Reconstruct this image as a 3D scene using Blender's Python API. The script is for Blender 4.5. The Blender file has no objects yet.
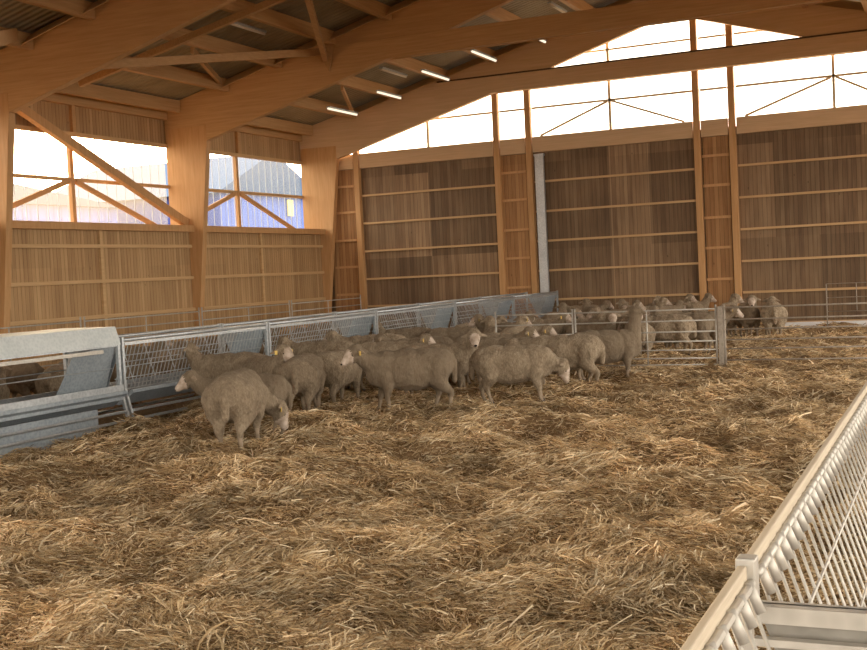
import bpy, math, random
import numpy as np
from mathutils import Vector, Matrix, noise as mnoise
random.seed(7); rng = np.random.default_rng(11)
scn = bpy.context.scene
COL = scn.collection

# ------------------------------------------------------------------ camera
F_PX, YAW, PITCH, ROLL, CAMH = 1176.27, .422714, .0442175, -.0490408, 1.65
fwd = Vector((-math.sin(YAW)*math.cos(PITCH), math.cos(YAW)*math.cos(PITCH), -math.sin(PITCH)))
r0 = Vector((math.cos(YAW), math.sin(YAW), 0)); u0 = r0.cross(fwd)
rgt = math.cos(ROLL)*r0 + math.sin(ROLL)*u0
upv = -math.sin(ROLL)*r0 + math.cos(ROLL)*u0
cam = bpy.data.cameras.new('camera'); camo = bpy.data.objects.new('camera', cam); COL.objects.link(camo)
cam.sensor_width = 36; cam.lens = F_PX/867*36; cam.clip_end = 2000; cam.clip_start = .05
camo.matrix_world = Matrix(((rgt.x, upv.x, -fwd.x, 0), (rgt.y, upv.y, -fwd.y, 0), (rgt.z, upv.z, -fwd.z, CAMH), (0, 0, 0, 1)))
scn.camera = camo
def on(ax, val, px, py):
    d = fwd + rgt*((px-433.5)/F_PX) - upv*((py-325)/F_PX)
    c = Vector((0, 0, CAMH)); k = 'XYZ'.index(ax)
    return c + d*((val-c[k])/d[k])

# ------------------------------------------------------------------ mesh helpers
class MB:
    def __init__(s): s.v = []; s.f = []; s.m = []; s.mi = 0
    def add(s, vs, fs):
        b = len(s.v); s.v += [tuple(v) for v in vs]
        for f in fs: s.f.append(tuple(b+i for i in f)); s.m.append(s.mi)
        return s
    def box(s, x0, x1, y0, y1, z0, z1):
        vs = [(x, y, z) for x in (x0, x1) for y in (y0, y1) for z in (z0, z1)]
        return s.add(vs, [(0, 1, 3, 2), (4, 6, 7, 5), (0, 4, 5, 1), (2, 3, 7, 6), (0, 2, 6, 4), (1, 5, 7, 3)])
    def beam(s, a, b, w, h, up=(0, 0, 1)):
        a = Vector(a); b = Vector(b); d = (b-a).normalized(); up = Vector(up)
        sd = d.cross(up)
        if sd.length < 1e-4: sd = d.cross(Vector((0, 1, 0)))
        sd.normalize(); u = sd.cross(d).normalized()
        vs = [p + sd*(w/2*i) + u*(h/2*j) for p in (a, b) for i in (-1, 1) for j in (-1, 1)]
        return s.add(vs, [(0, 1, 3, 2), (4, 6, 7, 5), (0, 4, 5, 1), (2, 3, 7, 6), (0, 2, 6, 4), (1, 5, 7, 3)])
    def tube(s, a, b, r, n=6, cap=True):
        a = Vector(a); b = Vector(b); d = (b-a).normalized()
        sd = d.cross(Vector((0, 0, 1)))
        if sd.length < 1e-3: sd = Vector((1, 0, 0))
        sd.normalize(); u = sd.cross(d)
        vs = [p + sd*(r*math.cos(2*math.pi*i/n)) + u*(r*math.sin(2*math.pi*i/n)) for p in (a, b) for i in range(n)]
        fs = [(i, (i+1) % n, n+(i+1) % n, n+i) for i in range(n)]
        if cap: fs += [tuple(range(n)), tuple(range(2*n-1, n-1, -1))]
        return s.add(vs, fs)
    def prism(s, poly, axis, a, b):
        n = len(poly)
        mk = (lambda p, t: (p[0], t, p[1])) if axis == 'Y' else (lambda p, t: (t, p[0], p[1]))
        vs = [mk(p, t) for t in (a, b) for p in poly]
        return s.add(vs, [tuple(range(n)), tuple(range(2*n-1, n-1, -1))] + [(i, n+i, n+(i+1) % n, (i+1) % n) for i in range(n)])
    def build(s, name, mats, parent=None, smooth=False, bevel=0):
        me = bpy.data.meshes.new(name); me.from_pydata(s.v, [], s.f)
        mats = mats if isinstance(mats, (list, tuple)) else [mats]
        for m in mats: me.materials.append(m)
        if len(mats) > 1: me.polygons.foreach_set('material_index', s.m)
        if smooth: me.polygons.foreach_set('use_smooth', [True]*len(me.polygons))
        import bmesh
        bm = bmesh.new(); bm.from_mesh(me); bmesh.ops.recalc_face_normals(bm, faces=bm.faces); bm.to_mesh(me); bm.free()
        o = bpy.data.objects.new(name, me); COL.objects.link(o)
        if parent:
            o.parent = parent
            if parent.location.length > 0: o.matrix_parent_inverse = Matrix.Translation(-Vector(parent.location))
        if bevel:
            b = o.modifiers.new('bevel', 'BEVEL'); b.width = bevel; b.segments = 2; b.limit_method = 'ANGLE'
        return o
def tag(o, label, cat, group=None, kind=None):
    if label: o['label'] = label
    if cat: o['category'] = cat
    if group: o['group'] = group
    if kind: o['kind'] = kind
    return o
def empty(name, loc, label=None, cat=None, group=None, kind=None):
    o = bpy.data.objects.new(name, None); o.location = loc; o.empty_display_size = .1; COL.objects.link(o)
    return tag(o, label, cat, group, kind)

# ------------------------------------------------------------------ materials
class NT:
    def __init__(s, name):
        s.mat = bpy.data.materials.new(name); s.mat.use_nodes = True; s.t = s.mat.node_tree; s.t.nodes.clear()
        s.out = s.n('ShaderNodeOutputMaterial')
    def n(s, typ, **kw):
        nd = s.t.nodes.new(typ)
        for k, v in kw.items():
            if k.startswith('i_'): nd.inputs[int(k[2:]) if k[2:].isdigit() else k[2:].replace('_', ' ')].default_value = v
            else: setattr(nd, k, v)
        return nd
    def l(s, a, b): s.t.links.new(a, b)
    def ramp(s, fac, stops):
        r = s.n('ShaderNodeValToRGB'); e = r.color_ramp.elements
        while len(e) < len(stops): e.new(.5)
        for el, (p, c) in zip(e, stops): el.position = p; el.color = (*c, 1)
        s.l(fac, r.inputs[0]); return r.outputs[0]
    def noise(s, vec, scale, detail=3, rough=.55, mapscale=None):
        if mapscale:
            m = s.n('ShaderNodeMapping'); m.inputs['Scale'].default_value = mapscale; s.l(vec, m.inputs[0]); vec = m.outputs[0]
        t = s.n('ShaderNodeTexNoise'); t.inputs['Scale'].default_value = scale; t.inputs['Detail'].default_value = detail
        t.inputs['Roughness'].default_value = rough; s.l(vec, t.inputs['Vector']); return t.outputs['Fac']
    def math(s, op, a, b=None):
        m = s.n('ShaderNodeMath', operation=op)
        for i, x in enumerate((a, b)):
            if x is None: continue
            if isinstance(x, (int, float)): m.inputs[i].default_value = x
            else: s.l(x, m.inputs[i])
        return m.outputs[0]
    def mix(s, fac, a, b, mode='MIX'):
        m = s.n('ShaderNodeMix', data_type='RGBA', blend_type=mode)
        for i, x in ((0, fac), (6, a), (7, b)):
            if isinstance(x, (int, float)): m.inputs[i].default_value = x
            elif isinstance(x, tuple): m.inputs[i].default_value = (*x, 1)
            else: s.l(x, m.inputs[i])
        return m.outputs[2]
    def bsdf(s, col, rough=.8, metal=0, bump=None, bstr=.3, bdist=.02):
        b = s.n('ShaderNodeBsdfPrincipled')
        if isinstance(col, tuple): b.inputs['Base Color'].default_value = (*col, 1)
        else: s.l(col, b.inputs['Base Color'])
        b.inputs['Roughness'].default_value = rough; b.inputs['Metallic'].default_value = metal
        b.inputs['Specular IOR Level'].default_value = .3
        if bump is not None:
            bp = s.n('ShaderNodeBump'); bp.inputs['Strength'].default_value = bstr; bp.inputs['Distance'].default_value = bdist
            s.l(bump, bp.inputs['Height']); s.l(bp.outputs[0], b.inputs['Normal'])
        s.l(b.outputs[0], s.out.inputs[0]); return b
    def obj(s): return s.n('ShaderNodeTexCoord').outputs['Object']
    def xyz(s, v):
        x = s.n('ShaderNodeSeparateXYZ'); s.l(v, x.inputs[0]); return x.outputs

def wood(name, c1, c2, mapscale, knots=True):
    t = NT(name); P = t.obj()
    g = t.noise(P, 3.0, 5, .6, mapscale)
    col = t.ramp(g, [(.3, c1), (.7, c2)])
    big = t.noise(P, .5, 2)
    col = t.mix(t.math('MULTIPLY', big, .35), col, tuple(a*.6 for a in c1))
    t.bsdf(col, .65, bump=g, bstr=.15, bdist=.01); return t.mat
M = {}
M['glulam'] = wood('glulam_timber', (.50, .27, .105), (.64, .37, .16), (.4, 4, 9))
M['glulam_hazed'] = wood('hazed_glulam_timber', (.62, .40, .21), (.74, .50, .29), (.4, 4, 9))  # haze at the gable put into the wood as a paler colour
M['post'] = wood('post_timber', (.52, .27, .10), (.66, .37, .16), (6, 6, .5))
M['rail'] = wood('rail_timber', (.56, .34, .15), (.70, .45, .22), (.5, .5, 9))
M['pale'] = wood('bloomed_window_timber', (.66, .50, .30), (.78, .62, .40), (3, 3, 3))  # gable window bloom painted into the bars as a lighter colour
M['purlin'] = wood('purlin_timber', (.46, .25, .10), (.60, .35, .15), (8, .4, 8))

def planks(name, axis, ca, cb, dark, patch):
    t = NT(name); P = t.obj(); X = t.xyz(P); h = X[axis]
    u = t.math('DIVIDE', h, .10); fl = t.math('FLOOR', u); fr = t.math('FRACT', u)
    wn = t.n('ShaderNodeTexWhiteNoise', noise_dimensions='1D'); t.l(fl, wn.inputs['W'])
    ms = (5, 5, .35)
    g = t.noise(P, 2.5, 5, .65, ms)
    v = t.math('ADD', t.math('MULTIPLY', wn.outputs[0], .28), t.math('MULTIPLY', g, .86))
    col = t.ramp(v, [(.25, dark), (.55, ca), (.85, cb)])
    # weathered zones: wide bands of darker and lighter boards
    bandsrc = t.n('ShaderNodeTexWhiteNoise', noise_dimensions='2D')
    cmb = t.n('ShaderNodeCombineXYZ'); t.l(t.math('FLOOR', t.math('DIVIDE', h, .98)), cmb.inputs[0]); t.l(t.math('FLOOR', t.math('DIVIDE', t.math('ADD', X[2], .1), 2.2)), cmb.inputs[1])
    t.l(cmb.outputs[0], bandsrc.inputs['Vector'])
    nz = t.noise(P, .8, 3, .6, (1, 1, .5))
    bd = t.math('MULTIPLY', t.math('ADD', bandsrc.outputs[0], nz), .5)
    dk = t.ramp(bd, [(.25, (1, 1, 1)), (.62, tuple([patch]*3))])
    col = t.mix(1.0, col, dk, 'MULTIPLY')
    seam = t.math('MINIMUM', t.math('MULTIPLY', fr, 9), 1.0)
    col = t.mix(seam, tuple(c*.25 for c in dark), col)
    kn = t.n('ShaderNodeTexVoronoi'); kn.inputs['Scale'].default_value = 2.4
    mp = t.n('ShaderNodeMapping'); mp.inputs['Scale'].default_value = (1.6, 1.6, .8); t.l(P, mp.inputs[0]); t.l(mp.outputs[0], kn.inputs['Vector'])
    kf = t.math('LESS_THAN', kn.outputs['Distance'], .055)
    col = t.mix(t.math('MULTIPLY', kf, .6), col, tuple(c*.4 for c in dark))
    t.bsdf(col, .75, bump=seam, bstr=.5, bdist=.012); return t.mat
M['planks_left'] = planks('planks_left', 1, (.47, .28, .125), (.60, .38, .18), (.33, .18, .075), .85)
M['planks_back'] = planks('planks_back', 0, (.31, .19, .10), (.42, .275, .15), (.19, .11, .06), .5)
M['planks_bay'] = planks('planks_bay', 0, (.42, .215, .085), (.50, .27, .11), (.27, .12, .045), .85)

def galv(name, c1, c2, rough=.45, metal=.75):
    t = NT(name); P = t.obj()
    v = t.n('ShaderNodeTexVoronoi'); v.inputs['Scale'].default_value = 30; t.l(P, v.inputs['Vector'])
    n = t.noise(P, 3, 4)
    f = t.math('ADD', t.math('MULTIPLY', v.outputs['Distance'], .5), t.math('MULTIPLY', n, .6))
    t.bsdf(t.ramp(f, [(.25, c1), (.75, c2)]), rough, metal); return t.mat
M['galv'] = galv('galvanised_steel', (.38, .40, .41), (.58, .60, .60))
M['galv_sheet'] = galv('galvanised_sheet', (.27, .31, .34), (.42, .46, .48), .45, .55)
M['galv_hood'] = galv('pale_galvanised_sheet', (.46, .50, .49), (.60, .63, .61), .5, .4)
M['galv_old'] = galv('dusty_galvanised_steel', (.27, .22, .165), (.40, .34, .27), .7, .3)
M['rack'] = galv('pale_dusty_galvanised_bar', (.40, .365, .31), (.54, .50, .43), .5, .5)
M['rack_sheet'] = galv('dusty_rack_sheet', (.22, .20, .165), (.30, .275, .23), .55, .4)
t = NT('pale_wood_top'); P = t.obj(); t.bsdf(t.ramp(t.noise(P, 4, 4, .6, (20, .6, 20)), [(.3, (.42, .34, .24)), (.7, (.56, .47, .34))]), .7); M['palewood'] = t.mat
t = NT('brown_straw_dust'); t.bsdf((.10, .06, .03), .9); M['dark'] = t.mat

t = NT('roof_panel_underside'); P = t.obj(); X = t.xyz(P)
w = t.math('SINE', t.math('MULTIPLY', X[1], 2*math.pi/.16))
t.bsdf(t.ramp(t.noise(P, 1.2, 3), [(.3, (.25, .20, .125)), (.7, (.34, .28, .18))]), .75, bump=w, bstr=.6, bdist=.02); M['roof'] = t.mat

def pane(name, tr, tint, milk):
    t = NT(name)
    a = t.n('ShaderNodeBsdfTransparent'); a.inputs[0].default_value = (*tr, 1)
    b = t.n('ShaderNodeBsdfTranslucent'); b.inputs[0].default_value = (*tint, 1)
    m = t.n('ShaderNodeMixShader'); m.inputs[0].default_value = milk
    t.l(a.outputs[0], m.inputs[1]); t.l(b.outputs[0], m.inputs[2]); t.l(m.outputs[0], t.out.inputs[0]); return t.mat
M['pane_left'] = pane('clear_ribbed_window_sheet', (.95, .94, .92), (.9, .9, .9), .05)
M['pane_sunny'] = pane('sunlit_hazy_window_sheet', (.95, .93, .90), (.95, .85, .7), .10)  # warm haze of the sun put into this pane's tint and milk
M['pane_back'] = pane('milky_window_sheet', (.97, .96, .94), (.95, .95, .92), .2)

t = NT('fleece'); P = t.obj()
a = t.noise(P, 9, 4, .6); b = t.noise(P, 45, 4, .7, (1.6, 1, .6))
oi = t.n('ShaderNodeObjectInfo')
f = t.math('ADD', t.math('MULTIPLY', a, .4), t.math('MULTIPLY', b, .6))
col = t.ramp(f, [(.36, (.15, .105, .065)), (.5, (.31, .23, .145)), (.64, (.46, .36, .24))])
col = t.mix(t.math('MULTIPLY', oi.outputs['Random'], .75), col, (.155, .11, .068))
t.bsdf(col, .95, bump=f, bstr=1, bdist=.035); M['fleece'] = t.mat
t = NT('short_face_hair'); P = t.obj()
t.bsdf(t.ramp(t.noise(P, 14, 3), [(.35, (.31, .225, .155)), (.65, (.57, .45, .35))]), .8); M['face'] = t.mat
t = NT('leg_hair'); P = t.obj()
t.bsdf(t.ramp(t.noise(P, 14, 3), [(.3, (.20, .145, .09)), (.7, (.34, .25, .165))]), .85); M['leghair'] = t.mat
t = NT('hoof_horn'); t.bsdf((.07, .05, .035), .6); M['hoof'] = t.mat
t = NT('dark_eye'); t.bsdf((.015, .01, .008), .2); M['eye'] = t.mat
t = NT('orange_ear_tag'); t.bsdf((.75, .50, .12), .5); M['tag'] = t.mat
t = NT('white_tag'); t.bsdf((.85, .83, .8), .5); M['tagw'] = t.mat
t = NT('lamp_tube'); e = t.n('ShaderNodeEmission'); e.inputs[0].default_value = (1, .86, .62, 1); e.inputs[1].default_value = 1.3; t.l(e.outputs[0], t.out.inputs[0]); M['tube'] = t.mat
t = NT('unlit_tube_glass'); t.bsdf((.7, .62, .5), .4); M['tubeoff'] = t.mat

# ------------------------------------------------------------------ frames of the barn
XR = -6.15                                        # ridge
def mir(x): return 2*XR - x
def ztop(x):
    x = x if x < XR else mir(x)
    return 6.03 + .25*(x+15.1)
def zlow(x):
    x = x if x < XR else mir(x)
    return 4.85 + (x+15.28)*.2786 if x < -10.65 else 6.14 + (x+10.65)*.302
FR = {'near': 10.2, 'mid': 16.2, 'A': 22.2, 'B': 28.2}
FLAB = {4.2: 'foremost portal frame of orange glulam timber above the straw pen, nearest the camera',
        10.2: 'second glulam portal frame from the camera, above the covered feeder',
        16.2: 'large glulam portal frame whose haunch fills the upper left corner',
        22.2: 'glulam portal frame standing between the two left windows, with a tie beam',
        28.2: 'glulam portal frame against the gable wall, furthest from the camera'}
for y, lab in FLAB.items():
    T = .08
    root = empty('portal_frame', (XR, y, 0), lab, 'timber frame'); GL = M['glulam_hazed' if y > 28 else 'glulam']
    for sgn in (0, 1):
        fx = (lambda x: x) if sgn == 0 else mir
        c = MB().prism([(fx(-16.4), -.3), (fx(-15.85), -.3), (fx(-15.74), .84), (fx(-15.28), 4.84), (fx(-15.28), 5.2), (fx(-16.4), 5.2)], 'Y', y-T, y+T)
        c.build('column', M['post'], root, bevel=.01)
        r = MB().prism([(fx(-16.4), 5.2), (fx(-15.28), 5.2), (fx(-15.28), 4.851), (fx(-10.65), 6.14), (XR, zlow(XR)), (XR, ztop(XR)), (fx(-16.4), ztop(-16.4))], 'Y', y-T, y+T)
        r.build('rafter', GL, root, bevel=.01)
    tb = MB()
    if y < 22: pass
    x0 = -11.95 if y < 28 else -12.3
    tb.box(x0, mir(x0), y-.11, y-.082, 6.12, 6.54)
    tb.box(x0, mir(x0), y+.082, y+.11, 6.12, 6.54)
    tb.box(-10.2, mir(-10.2), y-.082, y+.082, 6.13, 6.53)
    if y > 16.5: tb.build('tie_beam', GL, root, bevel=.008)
    if y == 28.2: MB().box(-12.2, mir(-12.2), y-.13, y-.03, 6.545, 6.575).build('cable_tray', M['dark'], root)

# ------------------------------------------------------------------ roof
ceil = empty('ceiling', (XR, 14, 8.3), kind='structure')
for sgn in (0, 1):
    fx = (lambda x: x) if sgn == 0 else mir
    MB().prism([(fx(-17.2), ztop(-17.2)+.02), (XR, ztop(XR)+.02), (XR, ztop(XR)+.14), (fx(-17.2), ztop(-17.2)+.14)], 'Y', -3, 29.2).build('roof_panel', M['roof'], ceil)
PX = [-16.0, -14.67, -13.29, -11.93, -10.60, -9.26, -7.92, -6.6]
PX += [mir(x) for x in reversed(PX)]
YS = [-1.8, 4.2, 10.2, 16.2, 22.2, 28.2]
for a, b in zip(YS[:-1], YS[1:]):
    for x in PX:
        z = ztop(x)
        MB().box(x-.06, x+.06, a+.09, b-.09, z-.27, z).build('purlin', M['purlin'], ceil)
    if a < 10: continue
    for p, q in zip(PX[1:-1], PX[2:]):
        zz0, zz1 = ztop(p+.1), ztop(q-.1)
        if abs(p-q) < 1.2: continue
        y = b-.42
        MB().add([(p+.061, y, ztop(p)-.24), (q-.061, y, ztop(q)-.24), (q-.061, y+.3, ztop(q)-.0), (p+.061, y+.3, ztop(p)-.0),
                  (p+.061, y+.04, ztop(p)-.24), (q-.061, y+.04, ztop(q)-.24), (q-.061, y+.34, ztop(q)-.0), (p+.061, y+.34, ztop(p)-.0)],
                 [(0, 1, 2, 3), (4, 7, 6, 5), (0, 4, 5, 1), (1, 5, 6, 2), (2, 6, 7, 3), (3, 7, 4, 0)]).build('blocking_board', M['rail'], ceil)
MB().box(-16.42, -16.3, -2, 28.4, ztop(-16.4)-.3, ztop(-16.4)).build('eaves_beam', M['purlin'], ceil)

# roof wind braces
def brace(a, b, w, h, label, name='roof_brace', m='purlin'):
    o = MB().beam(a, b, w, h).build(name, M[m]); return tag(o, label, 'timber brace')
def onroof(px, py, off):
    a = on('Y', 10, px, py); c = Vector((0, 0, CAMH)); d = a-c       # z = .25 x + k
    k = 6.03+.25*15.1-off; t_ = (k-c.z)/(d.z-.25*d.x); return c+d*t_
brace(on('Y', 16.32, 78, 66), on('Y', 22.05, 320, 52), .1, .15, 'long nearly level roof brace running from the big haunch to the second tie beam')
brace(on('Y', 22.0, 325, 58), onroof(305, -12, .42), .1, .16, 'dark diagonal roof brace rising steeply from the tie beam node out of the picture')
brace(onroof(80, 84, .36), onroof(300, -10, .36), .1, .12, 'lit diagonal roof brace crossing under the purlins from the eaves upwards to the right')
brace(on('Y', 19.2, 192, 50), on('Y', 22.0, 222, 84), .07, .12, 'short slanting roof strut above the left column of the second frame')
brace(on('Y', 25, 342, 88), on('Y', 27.9, 353, 113), .07, .1, 'short thin roof strut between the tie beam and the gable frame')
brace(on('Y', 12.5, -10, 40), on('Y', 16.1, 16, 34), .12, .22, 'stubby roof brace in the top left corner, left of the big haunch')
# thin plate added for the V-shaped shadow below node
o = MB().prism([(-12.35, 6.52), (-11.9, 6.52), (-12.05, 6.0)], 'Y', 22.06, 22.085).build('shadow_plate', M['purlin']); tag(o, 'dark triangular shadow plate under the roof brace on the second frame', 'bracket')

tubes = [((332, 108), (353, 115), 1), ((378, 92), (400, 98), 1), ((425, 71), (446, 80), 1), ((475, 51), (493, 61), 1), ((537, 38), (545, 42), 1),
         ((383, 69), (404, 77), 0), ((228, 22), (263, 34), 0), ((549, 4), (566, 13), 0)]
TL = ['lowest', 'second lowest', 'third lowest', 'fourth lowest', 'highest']
for i, (p, q, lit) in enumerate(tubes):
    xc = {0: -14.67, 1: -13.29, 2: -11.93, 3: -10.60, 4: -9.26, 5: -12.6, 6: -12.6, 7: -8.6}[i]
    z = ztop(xc) - (.33 if i < 5 else .12)
    a = on('Z', z, *p); b = on('Z', z, *q); xm = (a.x+b.x)/2; a.x = b.x = xm
    root = empty('strip_light', ((a+b)/2), (f'{TL[i]} of the five bright strip lights on the purlins before the gable frame' if lit else
        {5: 'pale unlit strip light hanging above the end of the second tie beam', 6: 'pale unlit strip light under the dark roof panels left of the roof brace', 7: 'pale unlit strip light near the ridge above the second tie beam'}[i]), 'strip light', 'strip lights under the roof')
    MB().beam(a+Vector((0, 0, .035)), b+Vector((0, 0, .035)), .1, .04).build('housing', M['galv'], root)
    MB().tube(a, b, .03, 8).build('tube', M['tube' if lit else 'tubeoff'], root, smooth=True)

# ------------------------------------------------------------------ left wall
wl = empty('wall_left', (-15.9, 16, 0), kind='structure')
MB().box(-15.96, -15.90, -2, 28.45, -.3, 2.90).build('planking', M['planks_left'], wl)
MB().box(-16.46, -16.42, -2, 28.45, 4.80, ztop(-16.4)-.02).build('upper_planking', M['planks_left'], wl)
for a, b in zip(YS[:-1], YS[1:]):
    MB().box(-15.90, -15.74, a+.085, b-.085, 2.84, 2.985).build('sill_beam', M['post'], wl)
    MB().box(-16.42, -15.9, a+.085, b-.085, 2.95, 2.985).build('sill_board', M['rail'], wl)
    for z in (.38, 1.10, 1.81, 2.52):
        MB().box(-15.898, -15.83, a+.085, b-.085, z-.035, z+.035).build('rail', M['rail'], wl)
    ym = (a+b)/2-.15
    MB().box(-15.898, -15.84, ym-.04, ym+.04, 0, 2.84).build('stud', M['rail'], wl)
    MB().box(-16.42, -16.34, a+.085, b-.085, 4.78, 4.86).build('header_beam', M['rail'], wl)
    MB().box(-16.42, -16.34, ym-.05, ym+.05, 4.86, 5.5).build('upper_stud', M['purlin'], wl)
for n, (a, b) in enumerate(zip(YS[1:-1], YS[2:])):
    PL = M['pane_sunny' if n == 2 else 'pane_left']; w = empty(f'window_{n+1}', (-16.44, (a+b)/2, 3.0), kind='structure')
    ym = (a+b)/2-.3
    MB().box(-16.46, -16.45, a+.085, b-.085, 2.985, 4.80).build('pane', PL, w)
    fr = MB(); fr.box(-16.42, -16.34, ym-.05, ym+.05, 2.985, 4.78); fr.build('mullion', M['post'], w)
    MB().box(-16.42, -16.35, a+.085, b-.085, 3.86, 3.93).build('transom', M['rail'], w)
    fr = MB()
    for s in (-1, 1): fr.beam((-16.36, ym+s*.1, 3.86), (-16.36, ym+s*2.62, 3.0), .06, .10)
    fr.build('brace', M['post'], w)
    rb = MB()
    for k in range(int((b-a-.3)/.3)):
        y = a+.25+k*.3; rb.box(-16.452, -16.44, y, y+.012, 2.985, 4.8)
    rb.build('rib', M['galv'], w)
brace((-16.1, 17.0, 5.25), (-15.95, 22.1, 3.05), .14, .17, 'long sunlit timber brace crossing the left window diagonally down to the column', 'wall_brace', 'post')

wf = MB().prism([(-16.4, 3.6), (4.1, 3.6), (4.1, ztop(4.1)), (XR, ztop(XR)), (-16.4, ztop(-16.4))], 'Y', -3.1, -3.0).build('wall_light_blocker', M['planks_bay']); wf['kind'] = 'structure'  # unseen wall added behind the camera to cut light on the near frame
# ------------------------------------------------------------------ gable wall
wb = empty('wall_back', (-6, 28.45, 0), kind='structure')
posts = [-14.80, -10.74, -9.87, -5.64, -4.81, -0.9, -0.1, 2.45]
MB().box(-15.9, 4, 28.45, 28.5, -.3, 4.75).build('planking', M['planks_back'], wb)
for x0, x1 in ((-10.7, -9.94), (-5.52, -4.92), (-15.7, -14.85)):
    MB().box(x0, x1, 28.40, 28.448, 0, 4.55).build('narrow_bay_planking', M['planks_bay'], wb)
for x in posts:
    MB().box(x-.075, x+.075, 28.30, 28.445, -.2, min(ztop(x)-.05, 9)).build('post', M['post'], wb, bevel=.008)
edges = [-15.7]+posts+[3.5]
for p, q in zip(edges[:-1], edges[1:]):
    narrow = q-p < 1.2
    for z in ((.45, 1.17, 1.92, 2.64, 3.4, 4.1) if narrow else (.09, .83, 1.57, 2.32, 3.07, 3.82)):
        if narrow: MB().box(p+.1, q-.1, 28.33, 28.40, z-.03, z+.03).build('rail', M['post'], wb)
        else: MB().box(p+.1, q-.1, 28.37, 28.45, z-.026, z+.026).build('rail', M['rail'], wb)
    MB().box(p+.1, q-.1, 28.33, 28.449, 4.56, 4.95).build('sill_beam', M['glulam_hazed'], wb)
o = MB().box(-9.68, -9.46, 28.19, 28.28, -.1, 4.45).build('door_edge_channel', M['galv'])
o2 = MB().box(-9.7, -9.44, 28.18, 28.29, 4.45, 4.5).build('end_cap', M['galv'], o)
tag(o, 'tall galvanised steel channel standing beside the timber post on the gable wall', 'steel channel')
we = [-15.28, -10.74, -9.87, -5.64, -4.81, -.9, 2.98]
for n, (p, q) in enumerate(zip(we[:-1], we[1:])):
    w = empty(f'window_{n+5}', ((p+q)/2, 28.46, 4.95), kind='structure')
    pts = [(p, 4.95), (q, 4.95), (q, ztop(q))] + ([(XR, ztop(XR))] if p < XR < q else []) + [(p, ztop(p))]
    MB().prism(pts, 'Y', 28.46, 28.47).build('pane', M['pane_back'], w)
    MB().box(p+.1, q-.1, 28.38, 28.44, 5.65, 5.70).build('transom', M['pale'], w)
    MB().box(max(p+.1, -10.7), q-.1, 28.38, 28.44, 6.88, 6.92).build('upper_transom', M['pale'], w)
    if q-p > 1.5:
        xm = {0: -12.67, 2: -7.75, 4: -2.52}.get(n, (p+q)/2)
        MB().box(xm-.03, xm+.03, 28.38, 28.44, 4.95, ztop(xm)-.1).build('mullion', M['pale'], w)
        if n > 0:
            fr = MB(); fr.beam((xm-.05, 28.41, 5.65), (p+.3, 28.41, 4.97), .05, .05); fr.beam((xm+.05, 28.41, 5.65), (q-.3, 28.41, 4.97), .05, .05)
            fr.build('brace', M['pale'], w)
# daylight gap at the wall base, painted as a white strip
o = MB().box(-3.9, 2.4, 28.2, 28.29, 0.0, .1).build('base_daylight', M['tagw']); tag(o, 'white strip of painted daylight along the foot of the gable wall', 'strip')

# ------------------------------------------------------------------ straw floor
def vnoise(x, y, s, seed):
    g = np.random.default_rng(seed).random((256, 256))
    x = x/s+1000.3; y = y/s+1000.7
    xi = np.floor(x).astype(int); yi = np.floor(y).astype(int); fx = x-xi; fy = y-yi
    fx = fx*fx*(3-2*fx); fy = fy*fy*(3-2*fy)
    a = g[xi % 256, yi % 256]; b = g[(xi+1) % 256, yi % 256]; c = g[xi % 256, (yi+1) % 256]; d = g[(xi+1) % 256, (yi+1) % 256]
    return (a*(1-fx)+b*fx)*(1-fy)+(c*(1-fx)+d*fx)*fy
def ground(x, y):
    wx = x + .35*vnoise(x, y, .5, 21); wy = y+.35*vnoise(x, y, .5, 22)
    h = .13*(vnoise(wx, wy, 1.3, 1)-.5) + .23*(vnoise(wx, wy*1.25, .6, 2)-.5) + .10*(vnoise(wx, wy, .24, 3)-.5) + .025*(vnoise(x, y, .08, 4)-.5)
    h += .05*np.maximum(0, vnoise(wx, wy, .42, 8)-.55)*2
    return h
def grid(name, x0, x1, y0, y1, st, mat):
    nx = int((x1-x0)/st)+1; ny = int((y1-y0)/st)+1
    xs = np.linspace(x0, x1, nx); ys = np.linspace(y0, y1, ny); gx, gy = np.meshgrid(xs, ys)
    gz = ground(gx, gy)
    v = np.stack([gx, gy, gz], -1).reshape(-1, 3)
    i = np.arange(nx*ny).reshape(ny, nx)
    f = np.stack([i[:-1, :-1], i[:-1, 1:], i[1:, 1:], i[1:, :-1]], -1).reshape(-1, 4)
    me = bpy.data.meshes.new(name); me.vertices.add(len(v)); me.vertices.foreach_set('co', v.ravel())
    me.loops.add(f.size); me.loops.foreach_set('vertex_index', f.ravel().astype(np.int32))
    me.polygons.add(len(f)); me.polygons.foreach_set('loop_start', np.arange(0, f.size, 4, dtype=np.int32))
    me.polygons.foreach_set('use_smooth', np.ones(len(f), bool)); me.update(calc_edges=True)
    me.materials.append(mat)
    o = bpy.data.objects.new(name, me); COL.objects.link(o); return o
t = NT('trodden_straw'); P = t.obj()
n1 = t.noise(P, 1.6, 3, .6); n2 = t.noise(P, 28, 5, .75); n3 = t.noise(P, 9, 4, .7, (1, 3.5, 1)); n4 = t.noise(P, 9, 4, .7, (3.5, 1, 1))
f = t.math('ADD', t.math('MULTIPLY', n2, .5), t.math('MULTIPLY', t.math('MAXIMUM', n3, n4), .5))
col = t.ramp(f, [(.34, (.07, .04, .018)), (.5, (.22, .135, .062)), (.66, (.42, .285, .15))])
col = t.mix(t.math('MULTIPLY', n1, .55), col, (.20, .105, .042))
t.bsdf(col, .95, bump=f, bstr=1, bdist=.04); M['strawbed'] = t.mat
floor = empty('floor', (-6, 14, 0), kind='structure')
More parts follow.
